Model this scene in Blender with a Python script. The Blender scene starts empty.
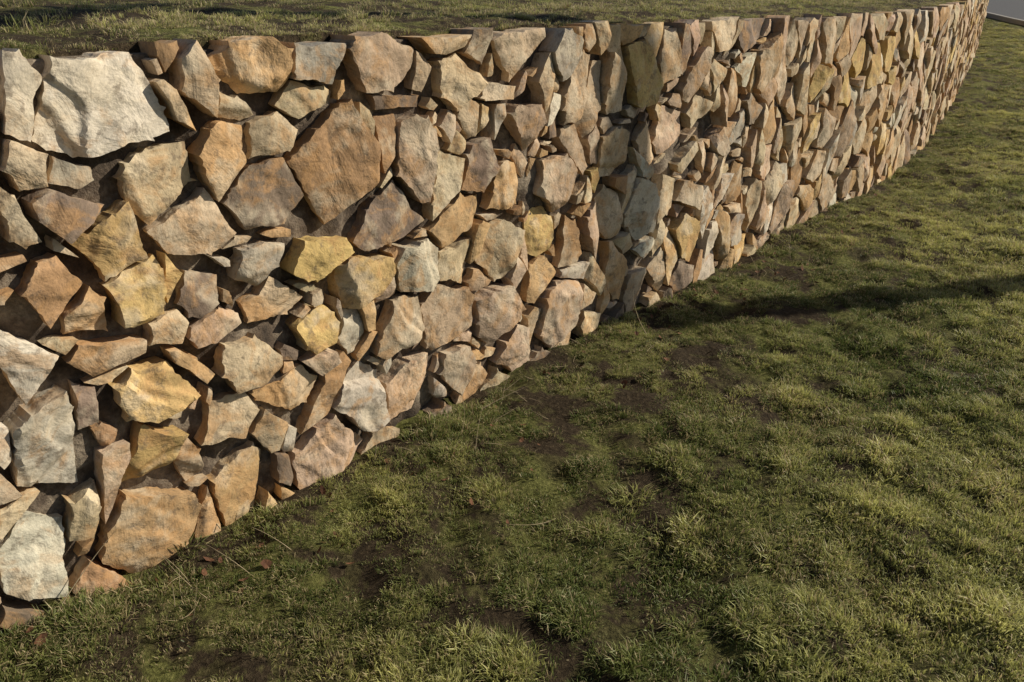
import bpy, math, random
import numpy as np
from mathutils import Vector, noise
from mathutils.geometry import delaunay_2d_cdt
random.seed(7); np.random.seed(7)
sc=bpy.context.scene
sc.view_settings.view_transform='Standard'; sc.view_settings.look='None'; sc.view_settings.exposure=0
SUN_AZ=Vector((.98,.20,0)).normalized(); SUN_EL=math.radians(32)

# ------------------------------------------------------------------ helpers
def link(o,parent=None):
    sc.collection.objects.link(o)
    if parent: o.parent=parent
    return o
def mesh_obj(name,verts,faces,mat,smooth=True,parent=None):
    me=bpy.data.meshes.new(name); me.from_pydata(verts,[],faces); me.update()
    if smooth: me.polygons.foreach_set('use_smooth',[True]*len(me.polygons))
    me.materials.append(mat)
    return link(bpy.data.objects.new(name,me),parent)
def nz(x,y,z=0.0): return noise.noise(Vector((x,y,z)))
def sstep(a,b,x):
    t=min(1,max(0,(x-a)/(b-a))); return t*t*(3-2*t)

class NT:
    def __init__(s,name):
        s.m=bpy.data.materials.new(name); s.m.use_nodes=True; s.t=s.m.node_tree
        s.b=s.t.nodes['Principled BSDF']; s.out=s.t.nodes['Material Output']
    def n(s,typ,**k):
        nd=s.t.nodes.new(typ)
        for a,v in k.items(): setattr(nd,a,v)
        return nd
    def l(s,a,b): s.t.links.new(a,b)
    def noise(s,vec,scale,detail=4,rough=.6,dist=0):
        nd=s.n('ShaderNodeTexNoise'); nd.inputs['Scale'].default_value=scale; nd.inputs['Detail'].default_value=detail
        nd.inputs['Roughness'].default_value=rough; nd.inputs['Distortion'].default_value=dist
        s.l(vec,nd.inputs['Vector']); return nd.outputs['Fac']
    def ramp(s,fac,stops):
        nd=s.n('ShaderNodeValToRGB'); cr=nd.color_ramp
        while len(cr.elements)<len(stops): cr.elements.new(.5)
        for e,(p,c) in zip(cr.elements,stops):
            e.position=p; e.color=(*c,1) if isinstance(c,tuple) else (c,c,c,1)
        s.l(fac,nd.inputs[0]); return nd.outputs[0]
    def mix(s,fac,a,b,mode='MIX'):
        nd=s.n('ShaderNodeMix',data_type='RGBA',blend_type=mode)
        for sock,v in ((nd.inputs[0],fac),(nd.inputs[6],a),(nd.inputs[7],b)):
            if hasattr(v,'is_linked'): s.l(v,sock)
            elif isinstance(v,tuple): sock.default_value=(*v,1)
            else: sock.default_value=v
        return nd.outputs[2]
    def math(s,op,a,b=0.0,c=0.0):
        nd=s.n('ShaderNodeMath',operation=op)
        for sock,v in zip(nd.inputs,(a,b,c)):
            if hasattr(v,'is_linked'): s.l(v,sock)
            else: sock.default_value=v
        return nd.outputs[0]
    def bump(s,h,strength,dist):
        nd=s.n('ShaderNodeBump'); nd.inputs['Strength'].default_value=strength; nd.inputs['Distance'].default_value=dist
        s.l(h,nd.inputs['Height']); return nd.outputs[0]

# ------------------------------------------------------------------ materials
def stone_mat():
    k=NT('split_sandstone'); geo=k.n('ShaderNodeNewGeometry'); pos=geo.outputs['Position']
    att=k.n('ShaderNodeAttribute',attribute_name='stonecol'); r=k.n('ShaderNodeAttribute',attribute_name='rnd')
    add=k.n('ShaderNodeVectorMath',operation='MULTIPLY_ADD'); k.l(r.outputs['Vector'],add.inputs[0]); add.inputs[1].default_value=(9,9,9); k.l(pos,add.inputs[2])
    v=add.outputs[0]
    n1=k.noise(v,5,4,.6,.5); n2=k.noise(v,11,5,.65,.8); n3=k.noise(v,120,3,.7); n4=k.noise(v,5,4,.65,.3)
    c=att.outputs['Color']
    c=k.mix(1.0,c,k.ramp(n1,[(.3,.66),(.5,1.0),(.7,1.22)]),'MULTIPLY')
    c=k.mix(k.math('MULTIPLY',k.ramp(n2,[(.48,0.0),(.60,1.0)]),.58),c,(.47,.27,.12))
    c=k.mix(k.math('MULTIPLY',k.ramp(n4,[(.51,0.0),(.61,1.0)]),.60),c,(.58,.50,.375))
    c=k.mix(k.math('MULTIPLY',k.ramp(k.noise(v,24,5,.72,.3),[(.54,0.0),(.64,1.0)]),.6),c,(.15,.115,.085))
    c=k.mix(1.0,c,k.ramp(n3,[(.3,.82),(.5,1.0),(.72,1.14)]),'MULTIPLY')
    k.l(c,k.b.inputs['Base Color']); k.b.inputs['Roughness'].default_value=.85
    k.b.inputs['Specular IOR Level'].default_value=.2
    rot=k.n('ShaderNodeVectorRotate',rotation_type='EULER_XYZ'); k.l(v,rot.inputs['Vector'])
    sc_=k.n('ShaderNodeVectorMath',operation='SCALE'); k.l(r.outputs['Vector'],sc_.inputs[0]); sc_.inputs['Scale'].default_value=3.1; k.l(sc_.outputs[0],rot.inputs['Rotation'])
    mp=k.n('ShaderNodeMapping'); mp.inputs['Scale'].default_value=(6,6,26); k.l(rot.outputs[0],mp.inputs['Vector'])
    st=k.noise(mp.outputs[0],1.0,4,.62,.4)
    h=k.math('MULTIPLY_ADD',k.noise(v,10,5,.58,.4),.85,k.math('MULTIPLY_ADD',st,.26,k.math('MULTIPLY',n3,.07)))
    k.l(k.bump(h,.85,.020),k.b.inputs['Normal']); return k.m
def mortar_mat():
    k=NT('rough_mortar'); pos=k.n('ShaderNodeNewGeometry').outputs['Position']
    c=k.ramp(k.noise(pos,7,4,.65),[(.32,(.035,.025,.018)),(.48,(.10,.073,.052)),(.70,(.34,.28,.21))])
    n=k.noise(pos,90,4,.7)
    c=k.mix(1.0,c,k.ramp(n,[(.3,.65),(.7,1.3)]),'MULTIPLY')
    k.l(c,k.b.inputs['Base Color']); k.b.inputs['Roughness'].default_value=.95
    k.l(k.bump(n,.8,.01),k.b.inputs['Normal']); return k.m
def soil_mat(name,bright,mosscut):
    k=NT(name); pos=k.n('ShaderNodeNewGeometry').outputs['Position']
    B=lambda *c:tuple(x*bright for x in c)
    n=k.noise(pos,55,5,.75)
    moss=k.ramp(n,[(.3,B(.045,.046,.014)),(.52,B(.15,.155,.046)),(.72,B(.31,.30,.11))])
    soil=k.ramp(n,[(.3,B(.018,.013,.008)),(.55,B(.058,.042,.025)),(.75,B(.15,.115,.07))])
    ba=k.n('ShaderNodeAttribute',attribute_name='bare')
    f=k.math('SUBTRACT',k.ramp(k.noise(pos,3.6,5,.7,.4),[(mosscut,0.0),(mosscut+.13,1.0)]),ba.outputs['Fac'])
    cl=k.n('ShaderNodeClamp'); k.l(f,cl.inputs[0])
    c=k.mix(cl.outputs[0],soil,moss)
    k.l(c,k.b.inputs['Base Color']); k.b.inputs['Roughness'].default_value=.95; k.b.inputs['Specular IOR Level'].default_value=.15
    k.l(k.bump(n,1.0,.03),k.b.inputs['Normal']); return k.m
def grass_mat():
    k=NT('grass_blades')
    bc=k.n('ShaderNodeAttribute',attribute_name='bcol'); sep=k.n('ShaderNodeSeparateColor'); k.l(bc.outputs['Color'],sep.inputs[0])
    tone=k.n('ShaderNodeAttribute',attribute_name='tone',attribute_type='INSTANCER')
    dry=k.n('ShaderNodeAttribute',attribute_name='dry',attribute_type='INSTANCER')
    t=sep.outputs[0]; r=sep.outputs[1]
    dark=k.ramp(t,[(0,(.036,.044,.014)),(.45,(.115,.155,.040)),(1,(.29,.345,.11))])
    lite=k.ramp(t,[(0,(.13,.135,.042)),(.35,(.50,.50,.155)),(1,(.84,.79,.35))])
    straw=k.ramp(t,[(0,(.20,.15,.07)),(1,(.70,.58,.35))])
    c=k.mix(tone.outputs['Fac'],dark,lite)
    c=k.mix(1.0,c,k.ramp(r,[(0,.7),(1,1.2)]),'MULTIPLY')
    thr=k.math('SUBTRACT',.86,k.math('MULTIPLY',dry.outputs['Fac'],.6))
    c=k.mix(k.math('GREATER_THAN',r,thr),c,straw)
    k.l(c,k.b.inputs['Base Color']); k.b.inputs['Roughness'].default_value=.5; k.b.inputs['Specular IOR Level'].default_value=.35
    tr=k.n('ShaderNodeBsdfTranslucent'); k.l(c,tr.inputs['Color'])
    mx=k.n('ShaderNodeMixShader'); mx.inputs[0].default_value=.40
    k.l(k.b.outputs[0],mx.inputs[1]); k.l(tr.outputs[0],mx.inputs[2]); k.l(mx.outputs[0],k.out.inputs['Surface']); return k.m
def simple_mat(name,c1,c2,scale=20,rough=.9,bs=.5,bd=.01):
    k=NT(name); pos=k.n('ShaderNodeNewGeometry').outputs['Position']
    n=k.noise(pos,scale,5,.65)
    k.l(k.ramp(n,[(.3,c1),(.7,c2)]),k.b.inputs['Base Color']); k.b.inputs['Roughness'].default_value=rough
    k.l(k.bump(n,bs,bd),k.b.inputs['Normal']); return k.m
M_ST=stone_mat(); M_MO=mortar_mat(); M_SOIL=soil_mat('mossy_soil',1.0,.42); M_TER=soil_mat('dry_mossy_soil',1.3,.50); M_GR=grass_mat()
M_ASPH=simple_mat('asphalt',(.05,.05,.055),(.085,.085,.095),60)
M_KERB=simple_mat('concrete_kerb',(.22,.21,.19),(.34,.32,.30),30)
M_WOOD=simple_mat('weathered_wood',(.10,.07,.05),(.2,.15,.11),15)
M_LEAF=simple_mat('dead_leaf',(.07,.028,.014),(.16,.07,.03),40)
M_TWIG=simple_mat('dry_stem',(.25,.19,.11),(.42,.34,.22),40)

# ------------------------------------------------------------------ wall line (plan)
CP=[(-3.35,-.68),(-1.334,1.547),(.369,3.426),(1.04,4.15),(1.73,4.95),(2.966,6.38),(4.74,9.05),(9.15,16.75),(13.5,24.8)]
def catmull(P,n=40):
    P=[Vector(p) for p in P]; P=[2*P[0]-P[1]]+P+[2*P[-1]-P[-2]]; o=[]
    for i in range(1,len(P)-2):
        for k in range(n):
            t=k/n; a,b,c,d=P[i-1:i+3]
            o.append(.5*((2*b)+(c-a)*t+(2*a-5*b+4*c-d)*t*t+(3*b-3*c+d-a)*t**3))
    o.append(P[-2]); return o
class Path:
    def __init__(s,pts):
        a=np.array([(p[0],p[1]) for p in pts]); s.a=a
        s.s=np.concatenate([[0],np.cumsum(np.hypot(*(a[1:]-a[:-1]).T))]); s.L=float(s.s[-1])
        tg=np.gradient(a,s.s,axis=0)
        for _ in range(12):
            tg[1:-1]=(tg[:-2]+2*tg[1:-1]+tg[2:])/4
        s.t=tg/np.linalg.norm(tg,axis=1)[:,None]
    def at(s,q):
        x=float(np.interp(q,s.s,s.a[:,0])); y=float(np.interp(q,s.s,s.a[:,1]))
        if q<0: x+=s.t[0,0]*q; y+=s.t[0,1]*q
        if q>s.L: x+=s.t[-1,0]*(q-s.L); y+=s.t[-1,1]*(q-s.L)
        tx=float(np.interp(q,s.s,s.t[:,0])); ty=float(np.interp(q,s.s,s.t[:,1]))
        return x,y,ty,-tx
MAIN=Path(catmull(CP))
BACK=Vector((-.80,.60))
RET=Path([(13.5+BACK.x*k,24.8+BACK.y*k) for k in np.linspace(0,12,30)])
def hmain(s):
    return float(np.interp(s,[0,3.5,5.54,9.7,13,MAIN.L],[1.44,1.425,1.378,1.262,1.215,1.20]))
def hret(s): return 1.20

# ------------------------------------------------------------------ stones
COL={'W':(.66,.595,.485),'Y':(.65,.46,.20),'T':(.57,.45,.30),'P':(.54,.395,.28),'O':(.58,.385,.20),'B':(.44,.275,.15),'D':(.26,.195,.145),'G':(.45,.40,.32)}
TR="""337 132 04 08 W,356 127 15 13 W,379 131 05 09 T,396 133 10 07 O,415 134 08 06 G,439 131 15 10 P,465 136 10 04 O,482 134 06 05 D,470 123 11 09 T,503 131 14 09 P,529 128 11 08 G,335 118 05 05 T,365 110 08 11 T,383 112 06 10 O,399 116 08 07 T,420 104 13 20 B,446 119 10 03 D,451 102 09 12 P,464 091 08 10 T,482 093 11 09 D,507 105 12 10 P,490 117 09 03 T,330 106 03 06 T,341 105 07 06 D,349 095 08 10 Y,371 094 11 10 T,394 099 11 11 D,409 078 10 08 Y,439 082 14 10 D,468 076 12 08 O,495 081 12 10 O,492 057 11 13 T,516 060 09 10 Y,526 079 18 11 P,333 089 06 09 B,354 081 07 09 Y,341 079 05 07 O,370 077 07 05 D,388 080 06 07 G,391 068 09 07 O,424 065 13 09 Y,449 063 10 10 G,469 059 09 08 T,513 039 10 09 O,536 050 10 13 B,324 072 06 13 W,341 068 10 05 B,359 069 05 05 T,373 065 09 04 P,380 050 12 08 T,407 053 07 07 Y,420 048 05 07 G,439 044 11 12 T,463 039 12 12 P,489 032 11 12 P,529 021 15 17 P,350 053 13 08 Y,395 036 12 06 O,420 023 10 13 G,443 015 12 16 P,467 014 09 10 P,501 011 12 09 P,324 047 09 17 G,347 036 10 09 Y,371 035 10 08 T,373 012 12 14 O,404 007 16 14 P,314 019 08 12 W,343 012 15 18 B,307 001 06 06 D"""
traced=[]
for r in TR.split(','):
    a,b,c,d,e=r.split(); traced.append((int(a)/100,int(b)/100,int(c)/100,int(d)/100,e))

def rho(st,dx,dy):
    c,s=st['c'],st['sn']; u=(dx*c+dy*s)/st['a']; v=(-dx*s+dy*c)/st['b']
    return 1/math.sqrt(u*u+v*v+1e-12)
def scatter(L,hf,seeded,rng,chinkL):
    S=[]; grid={}
    def add(s,z,a,b,rot,col,big,tr=False):
        st=dict(s=s,z=z,a=a,b=b,c=math.cos(rot),sn=math.sin(rot),col=col,big=big,tr=tr); S.append(st)
        grid.setdefault((int(s//.3),int(z//.3)),[]).append(st)
    def near(s,z,R=1):
        gi,gj=int(s//.3),int(z//.3)
        for i in range(gi-R,gi+R+1):
            for j in range(gj-R,gj+R+1):
                for q in grid.get((i,j),()): yield q
    for (s,z,a,b,c) in seeded: add(s,z,a,b,rng.uniform(-.12,.12),c,True,True)
    stages=[(90,.115,.15,.9),(260,.08,.115,.9),(420,.055,.08,.88),(300,.035,.055,.88)]
    for tries,r0,r1,k in stages:
        for _ in range(int(tries*L)):
            s=rng.uniform(-.1,L); z=rng.uniform(-.06,1)*hf(s)
            r=rng.uniform(r0,r1); asp=rng.choice([rng.uniform(.5,.85),rng.uniform(.8,1.5)]); far=s>5.5
            if far: asp=min(asp,1.5)*.86; r*=.92
            a=r*asp; b=r/asp; b=min(b,.18)
            rot=rng.uniform(-.7,.7); st=dict(a=a,b=b,c=math.cos(rot),sn=math.sin(rot))
            if z+b*.6>hf(s): z=hf(s)-b*.6
            ok=True
            for q in near(s,z):
                dx=q['s']-s; dy=q['z']-z; d=math.hypot(dx,dy)
                if d<1e-4 or d<k*(rho(st,dx/d,dy/d)+rho(q,dx/d,dy/d)): ok=False;break
            if ok:
                if far: col=rng.choices('WYTPOBDG',[1.4,1.4,7,4.3,3.3,1.6,.9,1.4])[0]
                else: col=rng.choices('WYTPOBDG',[.8,1.8,5,2.6,3,2,1.8,1.6])[0]
                add(s,z,a,b,rot,col,r>.06)
    for _ in range(int(600*min(L,chinkL))):
        s=rng.uniform(0,min(L,chinkL)); z=rng.uniform(0,1)*hf(s); a=rng.uniform(.018,.036); b=a*rng.uniform(.35,.8)
        rot=rng.uniform(-1.5,1.5); st=dict(a=a,b=b,c=math.cos(rot),sn=math.sin(rot)); ok=True
        for q in near(s,z):
            dx=q['s']-s; dy=q['z']-z; d=math.hypot(dx,dy)
            if d<1e-4 or d<.98*(rho(st,dx/d,dy/d)+rho(q,dx/d,dy/d)): ok=False;break
        if ok: add(s,z,a,b,rot,rng.choice('TOBDPTG'),False)
    return S,near
def clip(poly,px,py,nx,ny):
    out=[]; n=len(poly)
    for i in range(n):
        a=poly[i]; b=poly[(i+1)%n]
        da=(a[0]-px)*nx+(a[1]-py)*ny; db=(b[0]-px)*nx+(b[1]-py)*ny
        if da<=0: out.append(a)
        if (da<0<db) or (db<0<da):
            t=da/(da-db); out.append((a[0]+(b[0]-a[0])*t,a[1]+(b[1]-a[1])*t))
    return out

V=[];F=[];CV=[];RV=[]
def build_stones(path,hf,S,near,rng,campos):
    for st in S:
        if st['s']>path.L: continue
        s,z=st['s'],st['z']; H=hf(s)
        if st['tr']: n=rng.choice([4,5,5,6]); ee={4:1.8,5:1.7,6:1.62}[n]
        else: n=rng.choice([3,4,4,5,6]); ee={3:2.5,4:2.05,5:1.9,6:1.8}[n]
        ph=rng.choice([.785,.785,0,rng.uniform(0,6.28)]); poly=[]
        for k in range(n):
            an=ph+6.283*(k+rng.uniform(-.22,.22))/n; e=ee*rng.uniform(.88,1.15)
            u=st['a']*math.cos(an)*e; v=st['b']*math.sin(an)*e
            poly.append((s+u*st['c']-v*st['sn'],z+u*st['sn']+v*st['c']))
        gap=rng.uniform(.0005,.006)
        M=lambda q:(q['c']**2/q['a']**2+q['sn']**2/q['b']**2, q['c']*q['sn']*(1/q['a']**2-1/q['b']**2), q['sn']**2/q['a']**2+q['c']**2/q['b']**2)
        m1=M(st)
        for q in near(s,z,2):
            if q is st: continue
            dx=q['s']-s; dy=q['z']-z; d=math.hypot(dx,dy)
            if d>.75 or d<1e-5: continue
            m2=M(q); a,b,c=m1[0]+m2[0],m1[1]+m2[1],m1[2]+m2[2]
            nx,ny=a*dx+b*dy,b*dx+c*dy; l=math.hypot(nx,ny); nx/=l;ny/=l
            hsh=math.sin((s+q['s'])*91.7+(z+q['z'])*57.3)*.32
            nx,ny=nx*math.cos(hsh)-ny*math.sin(hsh),nx*math.sin(hsh)+ny*math.cos(hsh)
            r1=rho(st,dx/d,dy/d); r2=rho(q,dx/d,dy/d); t=r1/(r1+r2)
            poly=clip(poly,s+dx*t-nx*gap,z+dy*t-ny*gap,nx,ny)
            if len(poly)<3: break
        if len(poly)<3: continue
        top=H+rng.uniform(-.022,.008); poly=clip(poly,s,top,rng.uniform(-.06,.06),1)
        poly=clip(poly,s,-.12,0,-1)
        if s<.3 or s>path.L-.3:
            poly=clip(poly,-.0,0,-1,0)
            if len(poly)>2: poly=clip(poly,path.L,0,1,0)
        if len(poly)<3: continue
        ar=sum(poly[i][0]*poly[(i+1)%len(poly)][1]-poly[(i+1)%len(poly)][0]*poly[i][1] for i in range(len(poly)))/2
        if ar<0: poly=poly[::-1]; ar=-ar
        if ar<.0005: continue
        size=math.sqrt(ar)
        pp=[p for i,p in enumerate(poly) if math.hypot(p[0]-poly[i-1][0],p[1]-poly[i-1][1])>.03*min(1,size/.12)]
        if len(pp)>=3: poly=pp
        cx=sum(p[0] for p in poly)/len(poly); cy=sum(p[1] for p in poly)/len(poly)
        X,Y,_,_=path.at(cx); dist=math.hypot(X-campos[0],Y-campos[1])
        ds=min(.045,max(.0070,.0036*dist)); ds=min(ds,size/3.5)
        lines=[]; n=len(poly); outl=[]
        chip=.009*min(1,size/.15); sd=rng.uniform(0,100)
        for i in range(n):
            a=poly[i]; b=poly[(i+1)%n]; ex,ey=b[0]-a[0],b[1]-a[1]; l=math.hypot(ex,ey)
            if l<1e-4: continue
            nx,ny=ey/l,-ex/l; lines.append((a[0],a[1],nx,ny))
            m=max(1,int(round(l/(ds*1.1))))
            for k in range(m):
                t=k/m; x=a[0]+ex*t; y=a[1]+ey*t
                w=abs(nz(x*9+sd,y*9))*2.6+abs(nz(x*34+sd,y*34))*1.2
                w=chip*(w-.2)
                if k==0: w=chip*.25
                dx,dy=cx-x,cy-y; dl=math.hypot(dx,dy)+1e-6
                outl.append((x+dx/dl*w,y+dy/dl*w))
        if len(outl)<4: continue
        xs=[p[0] for p in outl]; ys=[p[1] for p in outl]
        def bdist(x,y): return min((lx-x)*nx+(ly-y)*ny for lx,ly,nx,ny in lines)
        pts=list(outl); no=len(outl)
        y=min(ys); row=0
        while y<max(ys):
            x=min(xs)+(ds*.5 if row%2 else 0)
            while x<max(xs):
                px=x+rng.uniform(-.25,.25)*ds; py=y+rng.uniform(-.25,.25)*ds
                if bdist(px,py)>chip+ds*.35: pts.append((px,py))
                x+=ds
            y+=ds*.87; row+=1
        try: r=delaunay_2d_cdt([Vector(p) for p in pts],[],[list(range(no))],1,1e-5)
        except Exception: continue
        pv,fe,ov=r[0],r[2],r[3]
        if not fe: continue
        base=rng.uniform(-.004,.034)*(1 if size>.07 else .2)
        tx,ty=rng.gauss(.02,.075),rng.gauss(0,.075)
        fac=[]
        for k in range(rng.choice([0,0,1,1,2])):
            an=rng.uniform(0,6.28); sl=rng.uniform(.2,1.0); ox=rng.uniform(.25,.56)*size
            fac.append((math.cos(an),math.sin(an),sl,ox))
        rr=rng.uniform(.002,.0045)*min(1,size/.1); rs=rng.uniform(0,50)
        stp=rng.uniform(.0,.35); sth=rng.uniform(.003,.012)*min(1,size/.12); sa=rng.uniform(0,6.28); sw=1.3*ds/size
        i0=len(V); hts=[]
        colr=COL[st['col']]; j=rng.uniform(.78,1.12)
        colr=tuple(max(.02,c*j*rng.uniform(.97,1.03)) for c in colr); rv=(rng.random(),rng.random(),rng.random())
        wav=.012*nz(cx*1.3,cy*1.3,3)
        for p in pv:
            x,yy=p[0],p[1]; ux,uy=x-cx,yy-cy
            h=base+wav+tx*ux+ty*uy
            for ca,sa_,sl,ox in fac:
                dd=ux*ca+uy*sa_-ox+.014*nz(x*18+rs,yy*18,rs)
                if dd>0: h-=sl*dd
            q=(ux*math.cos(sa)+uy*math.sin(sa))/size+.45*nz(x*6+rs,yy*6,rs+9)
            h-=sth*sstep(stp-sw,stp+sw,q)+sth*.8*sstep(stp+.25-sw,stp+.25+sw,q)+sth*.7*sstep(.35-sw,.35+sw,-q)
            N=nz(x*6+rs,yy*6,rs)*.010+nz(x*16+rs,yy*16,rs)*.0045+nz(x*45,yy*45,rs)*.0016
            h+=N*min(1.2,size/.13)
            bd=max(0,bdist(x,yy)-chip*.2)
            if bd<rr: h-=rr*(1-math.sqrt(max(0,1-(1-bd/rr)**2)))
            hts.append(max(-.02,h))
        for p,h in zip(pv,hts):
            X,Y,nx,ny=path.at(p[0]); V.append((X+nx*h,Y+ny*h,p[1])); CV.append(colr); RV.append(rv)
        for f in fe: F.append([i0+k for k in f])
        bidx=[None]*no
        for vi,o in enumerate(ov):
            for q in o:
                if q<no: bidx[q]=vi
        bl=[b for b in bidx if b is not None]
        bl=[b for i,b in enumerate(bl) if b!=bl[i-1]]
        j0=len(V)
        for b in bl:
            p=pv[b]; dp=-.11; sx=.90
            x=cx+(p[0]-cx)*sx; z2=(cy+(p[1]-cy)*sx) if p[1]<H-.06 else p[1]-.004
            X,Y,nx,ny=path.at(x); V.append((X+nx*dp,Y+ny*dp,z2)); CV.append(colr); RV.append(rv)
        m=len(bl)
        for k in range(m):
            F.append([i0+bl[k],j0+k,j0+(k+1)%m,i0+bl[(k+1)%m]])
rng=random.Random(12)
S,near=scatter(MAIN.L,hmain,traced,rng,7.0)
build_stones(MAIN,hmain,S,near,rng,(0,0))
S2,near2=scatter(RET.L,hret,[],rng,0)
build_stones(RET,hret,S2,near2,rng,(0,-40))
wall=bpy.data.objects.new('stone_retaining_wall',None); link(wall)
me=bpy.data.meshes.new('stones'); me.from_pydata(V,[],F); me.update()
a=me.attributes.new('stonecol','FLOAT_COLOR','POINT'); a.data.foreach_set('color',np.array([(*c,1) for c in CV],dtype=np.float32).ravel())
a=me.attributes.new('rnd','FLOAT_VECTOR','POINT'); a.data.foreach_set('vector',np.array(RV,dtype=np.float32).ravel())
me.polygons.foreach_set('use_smooth',[True]*len(me.polygons))
me.set_sharp_from_angle(angle=math.radians(34))
me.materials.append(M_ST); link(bpy.data.objects.new('stones',me),wall)
print('stones',len(S),'verts',len(V))

def core(path,hf,name):
    v=[];f=[]; ss=[]; s=0
    while s<path.L: ss.append(s); s+=.022 if s<8 else .07
    ss.append(path.L); nzr=64
    for s in ss:
        X,Y,nx,ny=path.at(s); H=hf(s)-.03
        for k in range(nzr+1):
            z=-.15+(H+.15)*k/nzr
            d=-.048+.042*nz(s*4,z*4,1)+.020*nz(s*18,z*18,5)+.006*nz(s*60,z*60,2)
            v.append((X+nx*d,Y+ny*d,z))
        v.append((X-nx*.35,Y-ny*.35,H)); v.append((X-nx*.35,Y-ny*.35,-.15))
    w=nzr+3
    for i in range(len(ss)-1):
        for k in range(w-1): f.append([i*w+k,(i+1)*w+k,(i+1)*w+k+1,i*w+k+1])
    f.append(list(range(w))[::-1]); e=(len(ss)-1)*w; f.append(list(range(e,e+w)))
    mesh_obj(name,v,f,M_MO,parent=wall)
core(MAIN,hmain,'mortar_core'); core(RET,hret,'mortar_core_return')

# ------------------------------------------------------------------ ground
def side(x,y):
    i=int(((MAIN.a[:,0]-x)**2+(MAIN.a[:,1]-y)**2).argmin()); a=MAIN.a[i]; t=MAIN.t[i]
    return (x-a[0])*t[1]-(y-a[1])*t[0]
def bareness(x,y,dw):
    """worn, muddy spots: along the foot of the wall and a few trodden hollows"""
    b=.8*sstep(.12,.42,nz(x*3.4,y*3.4,55)+.4*nz(x*10,y*10,56))*sstep(1.9,.9,dw)*(1-sstep(4.5,6,y))
    for (px,py,r) in ((.85,3.08,.27),(.15,2.72,.15),(-.22,1.78,.17),(1.35,3.6,.15),(.5,2.9,.12)):
        q=math.hypot(x-px,y-py)/r+.7*nz(x*7,y*7,77)+.45*nz(x*18,y*18,78)
        b=max(b,.85*(1-sstep(.4,1.2,q)))
    b=max(b,.5*(1-sstep(.03,.16,dw+.10*nz(x*6,y*6,80))))
    return b
def gz(x,y):
    r=math.hypot(x,y); fade=1 if r<25 else max(0,1-(r-25)/20)
    return fade*(.040*nz(x*1.1,y*1.1,4)+.034*nz(x*3.6,y*3.6,9)+.028*nz(x*8,y*8,2)+.012*nz(x*20,y*20,6))
def axis(a,b,st,far,g=1.16):
    c=list(np.arange(a,b,st)); x=b; d=st
    while x<far: c.append(x); d*=g; x+=d
    x=a; d=st; lo=[]
    while x>-far: d*=g; x-=d; lo.append(x)
    return np.array(lo[::-1]+c)
gx=axis(-2.4,6.5,.03,600); gy=axis(.6,9.5,.03,600)
gv=[(float(x),float(y),gz(x,y)) for y in gy for x in gx]; nxg=len(gx)
gf=[[j*nxg+i,j*nxg+i+1,(j+1)*nxg+i+1,(j+1)*nxg+i] for j in range(len(gy)-1) for i in range(nxg-1)]
go_=mesh_obj('ground',gv,gf,M_SOIL)
bv=np.zeros(len(gv),dtype=np.float32)
for i,(x,y,z) in enumerate(gv):
    if -2<x<12 and .8<y<18:
        d_=side(x,y)
        if 0<d_<2.6: bv[i]=bareness(x,y,d_)
a=go_.data.attributes.new('bare','FLOAT','POINT'); a.data.foreach_set('value',bv)

oo=[.10,.13,.17,.22,.28]+list(np.arange(.36,4,.09)); d=.12
while oo[-1]<115: d*=1.18; oo.append(oo[-1]+d)
def tz(s,o):
    return hmain(s)-.012+.02*sstep(.1,.3,o)+.012*min(o,25)+.03*nz(s*1.2,o*1.2,8)*sstep(.1,.6,o)+.014*nz(s*6,o*6,1)*(1 if o<8 else 0)+.008*nz(s*17,o*17,1)*(1 if o<4 else 0)
def tpos(s,o):
    X,Y,nx,ny=MAIN.at(s); return X+BACK.x*o,Y+BACK.y*o,tz(s,o)
ss=list(np.arange(0,12,.06))+list(np.arange(12,MAIN.L,.15))+[MAIN.L-.02]
tv=[];tf=[]
for s in ss:
    x,y,z=tpos(s,.09); tv.append((x,y,z-.12))
    for o in oo: tv.append(tpos(s,o))
w=len(oo)+1
for i in range(len(ss)-1):
    for k in range(w-1): tf.append([i*w+k,(i+1)*w+k,(i+1)*w+k+1,i*w+k+1])
mesh_obj('upper_terrace',tv,tf,M_TER)

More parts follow.
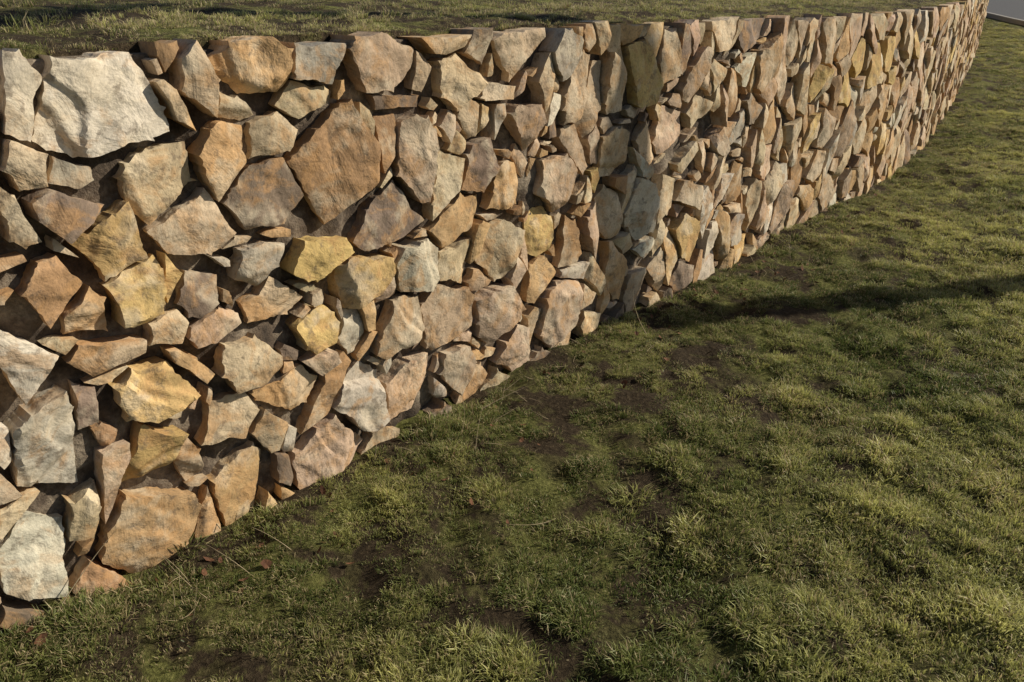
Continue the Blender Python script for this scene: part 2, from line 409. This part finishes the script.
# ------------------------------------------------------------------ grass
tc=bpy.data.collections.new('grass_tuft_variants')
def tuft(idx,n,rad,h0,h1,spread):
    rg=np.random.RandomState(100+idx); v=[];f=[];c=[]
    for _ in range(n):
        r=rad*math.sqrt(rg.rand()); an=rg.rand()*6.283; bx,by=r*math.cos(an),r*math.sin(an)
        da=an+rg.normal()*.9; dx,dy=math.cos(da),math.sin(da)
        h=rg.uniform(h0,h1)*(1-.35*r/rad); lean=rg.uniform(.2,spread); w=rg.uniform(.0009,.0019)
        fa=rg.rand()*6.283; wx_,wy_=math.cos(fa)*w,math.sin(fa)*w
        i=len(v); rc=rg.rand()
        for t,ww in ((0,1),(.55,.8)):
            ox=dx*lean*h*t*t*1.1; oy=dy*lean*h*t*t*1.1; z=h*t*(1-.25*lean*t)-(.006 if t==0 else 0)
            v+= [(bx+ox-wx_*ww,by+oy-wy_*ww,z),(bx+ox+wx_*ww,by+oy+wy_*ww,z)]; c+=[(t,rc,0,1)]*2
        v.append((bx+dx*lean*h*1.15,by+dy*lean*h*1.15,h*(1-.35*lean))); c.append((1,rc,0,1))
        f+=[[i,i+1,i+3,i+2],[i+2,i+3,i+4]]
    me=bpy.data.meshes.new('tuft_%02d'%idx); me.from_pydata(v,[],f); me.update()
    a=me.attributes.new('bcol','FLOAT_COLOR','POINT'); a.data.foreach_set('color',np.array(c,dtype=np.float32).ravel())
    me.materials.append(M_GR); tc.objects.link(bpy.data.objects.new('tuft_%02d'%idx,me))
for i in range(6): tuft(i,80,.055,.009,.026,1.4)
for i in range(6,10): tuft(i,80,.042,.017,.043,1.4)
def grass_object(name,P,R,Sc,T,I,D):
    me=bpy.data.meshes.new(name); me.from_pydata(P,[],[]); me.update()
    a=me.attributes.new('rot','FLOAT_VECTOR','POINT'); a.data.foreach_set('vector',np.array(R,dtype=np.float32).ravel())
    for nm,val in (('scl',Sc),('tone',T),('dry',D)):
        a=me.attributes.new(nm,'FLOAT','POINT'); a.data.foreach_set('value',np.array(val,dtype=np.float32))
    a=me.attributes.new('idx','INT','POINT'); a.data.foreach_set('value',np.array(I,dtype=np.int32))
    ob=link(bpy.data.objects.new(name,me))
    g=bpy.data.node_groups.new(name+'_scatter','GeometryNodeTree')
    g.interface.new_socket('Geometry',in_out='INPUT',socket_type='NodeSocketGeometry')
    g.interface.new_socket('Geometry',in_out='OUTPUT',socket_type='NodeSocketGeometry')
    N=g.nodes.new; Lk=g.links.new
    gi=N('NodeGroupInput'); go=N('NodeGroupOutput'); ip=N('GeometryNodeInstanceOnPoints'); ci=N('GeometryNodeCollectionInfo')
    ci.inputs['Collection'].default_value=tc; ci.inputs['Separate Children'].default_value=True; ci.inputs['Reset Children'].default_value=True
    def na(nm,ty):
        n=N('GeometryNodeInputNamedAttribute'); n.data_type=ty; n.inputs['Name'].default_value=nm
        return [o for o in n.outputs if o.enabled and o.name=='Attribute'][0]
    er=N('FunctionNodeEulerToRotation'); Lk(na('rot','FLOAT_VECTOR'),er.inputs[0])
    Lk(gi.outputs[0],ip.inputs['Points']); Lk(ci.outputs[0],ip.inputs['Instance']); ip.inputs['Pick Instance'].default_value=True
    Lk(na('idx','INT'),ip.inputs['Instance Index']); Lk(er.outputs[0],ip.inputs['Rotation']); Lk(na('scl','FLOAT'),ip.inputs['Scale'])
    Lk(ip.outputs[0],go.inputs[0])
    md=ob.modifiers.new('scatter','NODES'); md.node_group=g
    return ob
P=[];R=[];Sc=[];T=[];I=[];D=[]
rg=random.Random(5)
def try_point(x,y,z,dw,base=1.0,dry0=0.0,lush=0.0,low=True):
    clump=nz(x*6.5,y*6.5,11)+.6*nz(x*14,y*14,3); patch=nz(x*.9,y*.9,21)+.5*nz(x*2.6,y*2.6,17)
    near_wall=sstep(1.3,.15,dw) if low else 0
    bare=bareness(x,y,dw) if (low and dw<2.6) else 0
    m=.82+lush*.5+.95*clump+.65*patch-.18*near_wall-.62*bare
    if rg.random()>m: return
    lng=clump>.16 and rg.random()<.7
    I.append(rg.randint(6,9) if lng else rg.randint(0,5))
    P.append((x,y,z)); R.append((rg.gauss(0,.25),rg.gauss(0,.25),rg.uniform(0,6.283)))
    Sc.append(base*rg.uniform(.7,1.25)*(1+.25*max(0,clump))*(1-.3*near_wall)*(1-.25*bare))
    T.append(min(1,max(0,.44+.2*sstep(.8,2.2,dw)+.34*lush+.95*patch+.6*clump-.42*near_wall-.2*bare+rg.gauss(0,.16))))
    D.append(min(1,max(0,dry0+.5*nz(x*1.7,y*1.7,40)+.12*near_wall)))
def fill(n,x0,x1,y0,y1,cond,base):
    for _ in range(n):
        x=rg.uniform(x0,x1); y=rg.uniform(y0,y1)
        if not cond(x,y): continue
        d=side(x,y)
        if d<.03: continue
        try_point(x,y,gz(x,y)-.002,d,base,.08,sstep(3.0,6.5,y)*.7)
inv=lambda x,y: x<.68*y+1.1
fill(24000,-2,4.2,1.1,4.4,inv,1.0)
fill(16000,-.5,8,4.4,9.5,inv,1.15)
fill(17000,3.5,20,9.5,27,lambda x,y:x<.62*y+1.3 and (y<19 or x<12.6+(y-20)*.27),1.7)
print('tufts',len(P))
for _ in range(230):
    s=rg.choice([rg.gauss(3.1,.12),rg.gauss(4.55,.08),rg.uniform(2.8,14),rg.uniform(2.8,14)]); X,Y,nx,ny=MAIN.at(s); o=abs(rg.gauss(.06,.05))+.035
    x,y=X+nx*o,Y+ny*o; P.append((x,y,gz(x,y)-.002)); R.append((rg.gauss(0,.3),rg.gauss(0,.3),rg.uniform(0,6.28))); Sc.append(rg.uniform(.7,1.3)); T.append(rg.uniform(.0,.4)); D.append(rg.uniform(0,.5)); I.append(rg.randint(6,9))
grass_object('grass',P,R,Sc,T,I,D)
P=[];R=[];Sc=[];T=[];I=[];D=[]
for _ in range(18000):
    u=rg.random(); s=rg.uniform(2,MAIN.L); o=.11+6*u**2.0
    x,y,z=tpos(s,o)
    if rg.random()<(.3 if o<.25 else 0): continue
    try_point(x,y,z-.004,3,(.62 if o<.35 else .85)*(1 if s<12 else 1.3),.6,-.35,False)
for _ in range(8000):
    s=rg.uniform(0,MAIN.L); o=4+26*rg.random()**1.5; x,y,z=tpos(s,o); try_point(x,y,z-.004,3,2.0,.45,-.35,False)
grass_object('grass.001',P,R,Sc,T,I,D)

# ------------------------------------------------------------------ road
edge=[(12.0,12.0),(12.9,19.2),(13.8,23.1),(14.95,27.3),(18.6,40),(30,80)]
ed=catmull(edge,10)
def strip(offs,zs,name,mat,parent=None):
    v=[];f=[]
    for i,p in enumerate(ed):
        q=ed[min(i+1,len(ed)-1)]-ed[max(i-1,0)]; n=Vector((q.y,-q.x)).normalized()
        for o,z in zip(offs,zs): v.append((p.x+n.x*o,p.y+n.y*o,z))
    w=len(offs)
    for i in range(len(ed)-1):
        for k in range(w-1): f.append([i*w+k,(i+1)*w+k,(i+1)*w+k+1,i*w+k+1][::-1])
    return mesh_obj(name,v,f,mat,smooth=False,parent=parent)
strip([.12,6.5],[.075,.075],'road',M_ASPH)
strip([0,0,.12,.12],[-.05,.115,.115,.05],'kerb',M_KERB)

# ------------------------------------------------------------------ utility pole (its shadow crosses lawn and wall)
pole=bpy.data.objects.new('utility_pole',None); link(pole)
bx,by=.504+SUN_AZ.x*5.1,3.577+SUN_AZ.y*5.1
pv=[];pf=[]; nseg=20
for k,(z,r) in enumerate([(-.3,.14),(0,.138),(2,.128),(4,.115),(6.2,.10),(6.3,.085)]):
    for q in range(nseg):
        an=q/nseg*6.283; rr=r*(1+.03*nz(math.cos(an)*3,math.sin(an)*3,z)); pv.append((bx+rr*math.cos(an),by+rr*math.sin(an),z))
for k in range(5):
    for q in range(nseg): pf.append([k*nseg+q,k*nseg+(q+1)%nseg,(k+1)*nseg+(q+1)%nseg,(k+1)*nseg+q])
pf.append(list(range(5*nseg,6*nseg)))
mesh_obj('shaft',pv,pf,M_WOOD,parent=pole)
bpy.ops.mesh.primitive_cube_add(location=(bx-.16,by,5.8)); o=bpy.context.object; o.name='crossarm'; o.scale=(.05,.8,.06); o.data.materials.append(M_WOOD); o.parent=pole
bpy.ops.object.modifier_add(type='BEVEL')
for k in (-.7,-.35,.35,.7):
    bpy.ops.mesh.primitive_cone_add(radius1=.045,radius2=.02,depth=.12,location=(bx-.16,by+k,5.92)); o=bpy.context.object; o.name='insulator'; o.data.materials.append(M_KERB); o.parent=pole

# ------------------------------------------------------------------ litter
def stem(v,f,p0,dirv,L,r):
    n=7; i0=len(v); d=Vector(dirv).normalized(); p=Vector(p0); c=Vector((rg.gauss(0,1),rg.gauss(0,1),rg.gauss(0,.6)))*.09
    for k in range(n):
        a=d.orthogonal().normalized(); b=d.cross(a); rr=r*(1-.75*k/(n-1))
        for q in range(4):
            an=q*math.pi/2; v.append(tuple(p+a*rr*math.cos(an)+b*rr*math.sin(an)))
        p=p+d*L/(n-1); d=(d+c).normalized()
    for k in range(n-1):
        for q in range(4): f.append([i0+k*4+q,i0+k*4+(q+1)%4,i0+(k+1)*4+(q+1)%4,i0+(k+1)*4+q])
v=[];f=[]
for _ in range(120):
    s=rg.uniform(3.3,11); X,Y,nx,ny=MAIN.at(s); o=rg.uniform(.06,.35) if rg.random()<.8 else rg.uniform(.3,1.2)
    x,y=X+nx*o,Y+ny*o; stem(v,f,(x,y,gz(x,y)),(rg.gauss(0,1),rg.gauss(0,1),rg.uniform(.1,1.4)),rg.uniform(.06,.2),.0013)
for (x,y,dx,dy) in [(-.12,2.72,.9,.5),(.62,3.35,-.2,.3),(-.9,1.98,-.3,.2),(-1.2,1.6,.2,.3)]:
    stem(v,f,(x,y,gz(x,y)+.02),(dx,dy,.3),.24,.0022)
mesh_obj('dry_stems',v,f,M_TWIG)
v=[];f=[]
for _ in range(170):
    s=rg.uniform(3,9); X,Y,nx,ny=MAIN.at(s); o=abs(rg.gauss(.05,.25))+.04; x,y=X+nx*o,Y+ny*o; z=gz(x,y)+rg.uniform(.004,.018)
    L=rg.uniform(.008,.018); an=rg.uniform(0,6.28); t1,t2=rg.gauss(0,.8),rg.gauss(0,.8); i=len(v)
    for a,b,c in ((-1,0,.25),(-.35,.5,0),(.45,.42,.05),(1,0,.35),(.45,-.42,.1),(-.35,-.5,.05),(0,0,-.12)):
        px=(a*math.cos(an)-b*math.sin(an))*L; py=(a*math.sin(an)+b*math.cos(an))*L; v.append((x+px,y+py,z+c*L+a*t1*L*.5+b*t2*L))
    for q in range(6): f.append([i+q,i+(q+1)%6,i+6])
mesh_obj('dead_leaves',v,f,M_LEAF,smooth=False)

# ------------------------------------------------------------------ light
w=bpy.data.worlds.new('World'); sc.world=w; w.use_nodes=True; nt=w.node_tree
sky=nt.nodes.new('ShaderNodeTexSky'); sky.sky_type='NISHITA'; sky.sun_disc=False; sky.sun_elevation=SUN_EL; sky.sun_rotation=math.atan2(SUN_AZ.x,SUN_AZ.y)
nt.links.new(sky.outputs[0],nt.nodes['Background'].inputs[0]); nt.nodes['Background'].inputs[1].default_value=.062
sl=bpy.data.lights.new('sun','SUN'); sl.energy=5.0; sl.angle=math.radians(.5); sl.color=(1,.91,.74)
so=link(bpy.data.objects.new('sun',sl)); d=Vector((SUN_AZ.x*math.cos(SUN_EL),SUN_AZ.y*math.cos(SUN_EL),math.sin(SUN_EL)))
so.rotation_euler=d.to_track_quat('Z','Y').to_euler(); so.location=(8,2,8)
cam=bpy.data.cameras.new('camera'); cam.lens=28.125; cam.sensor_width=36; cam.clip_end=2000; cam.clip_start=.05
co=link(bpy.data.objects.new('camera',cam)); co.location=(0,0,1.6); co.rotation_euler=(math.radians(90-25.46),0,0); sc.camera=co
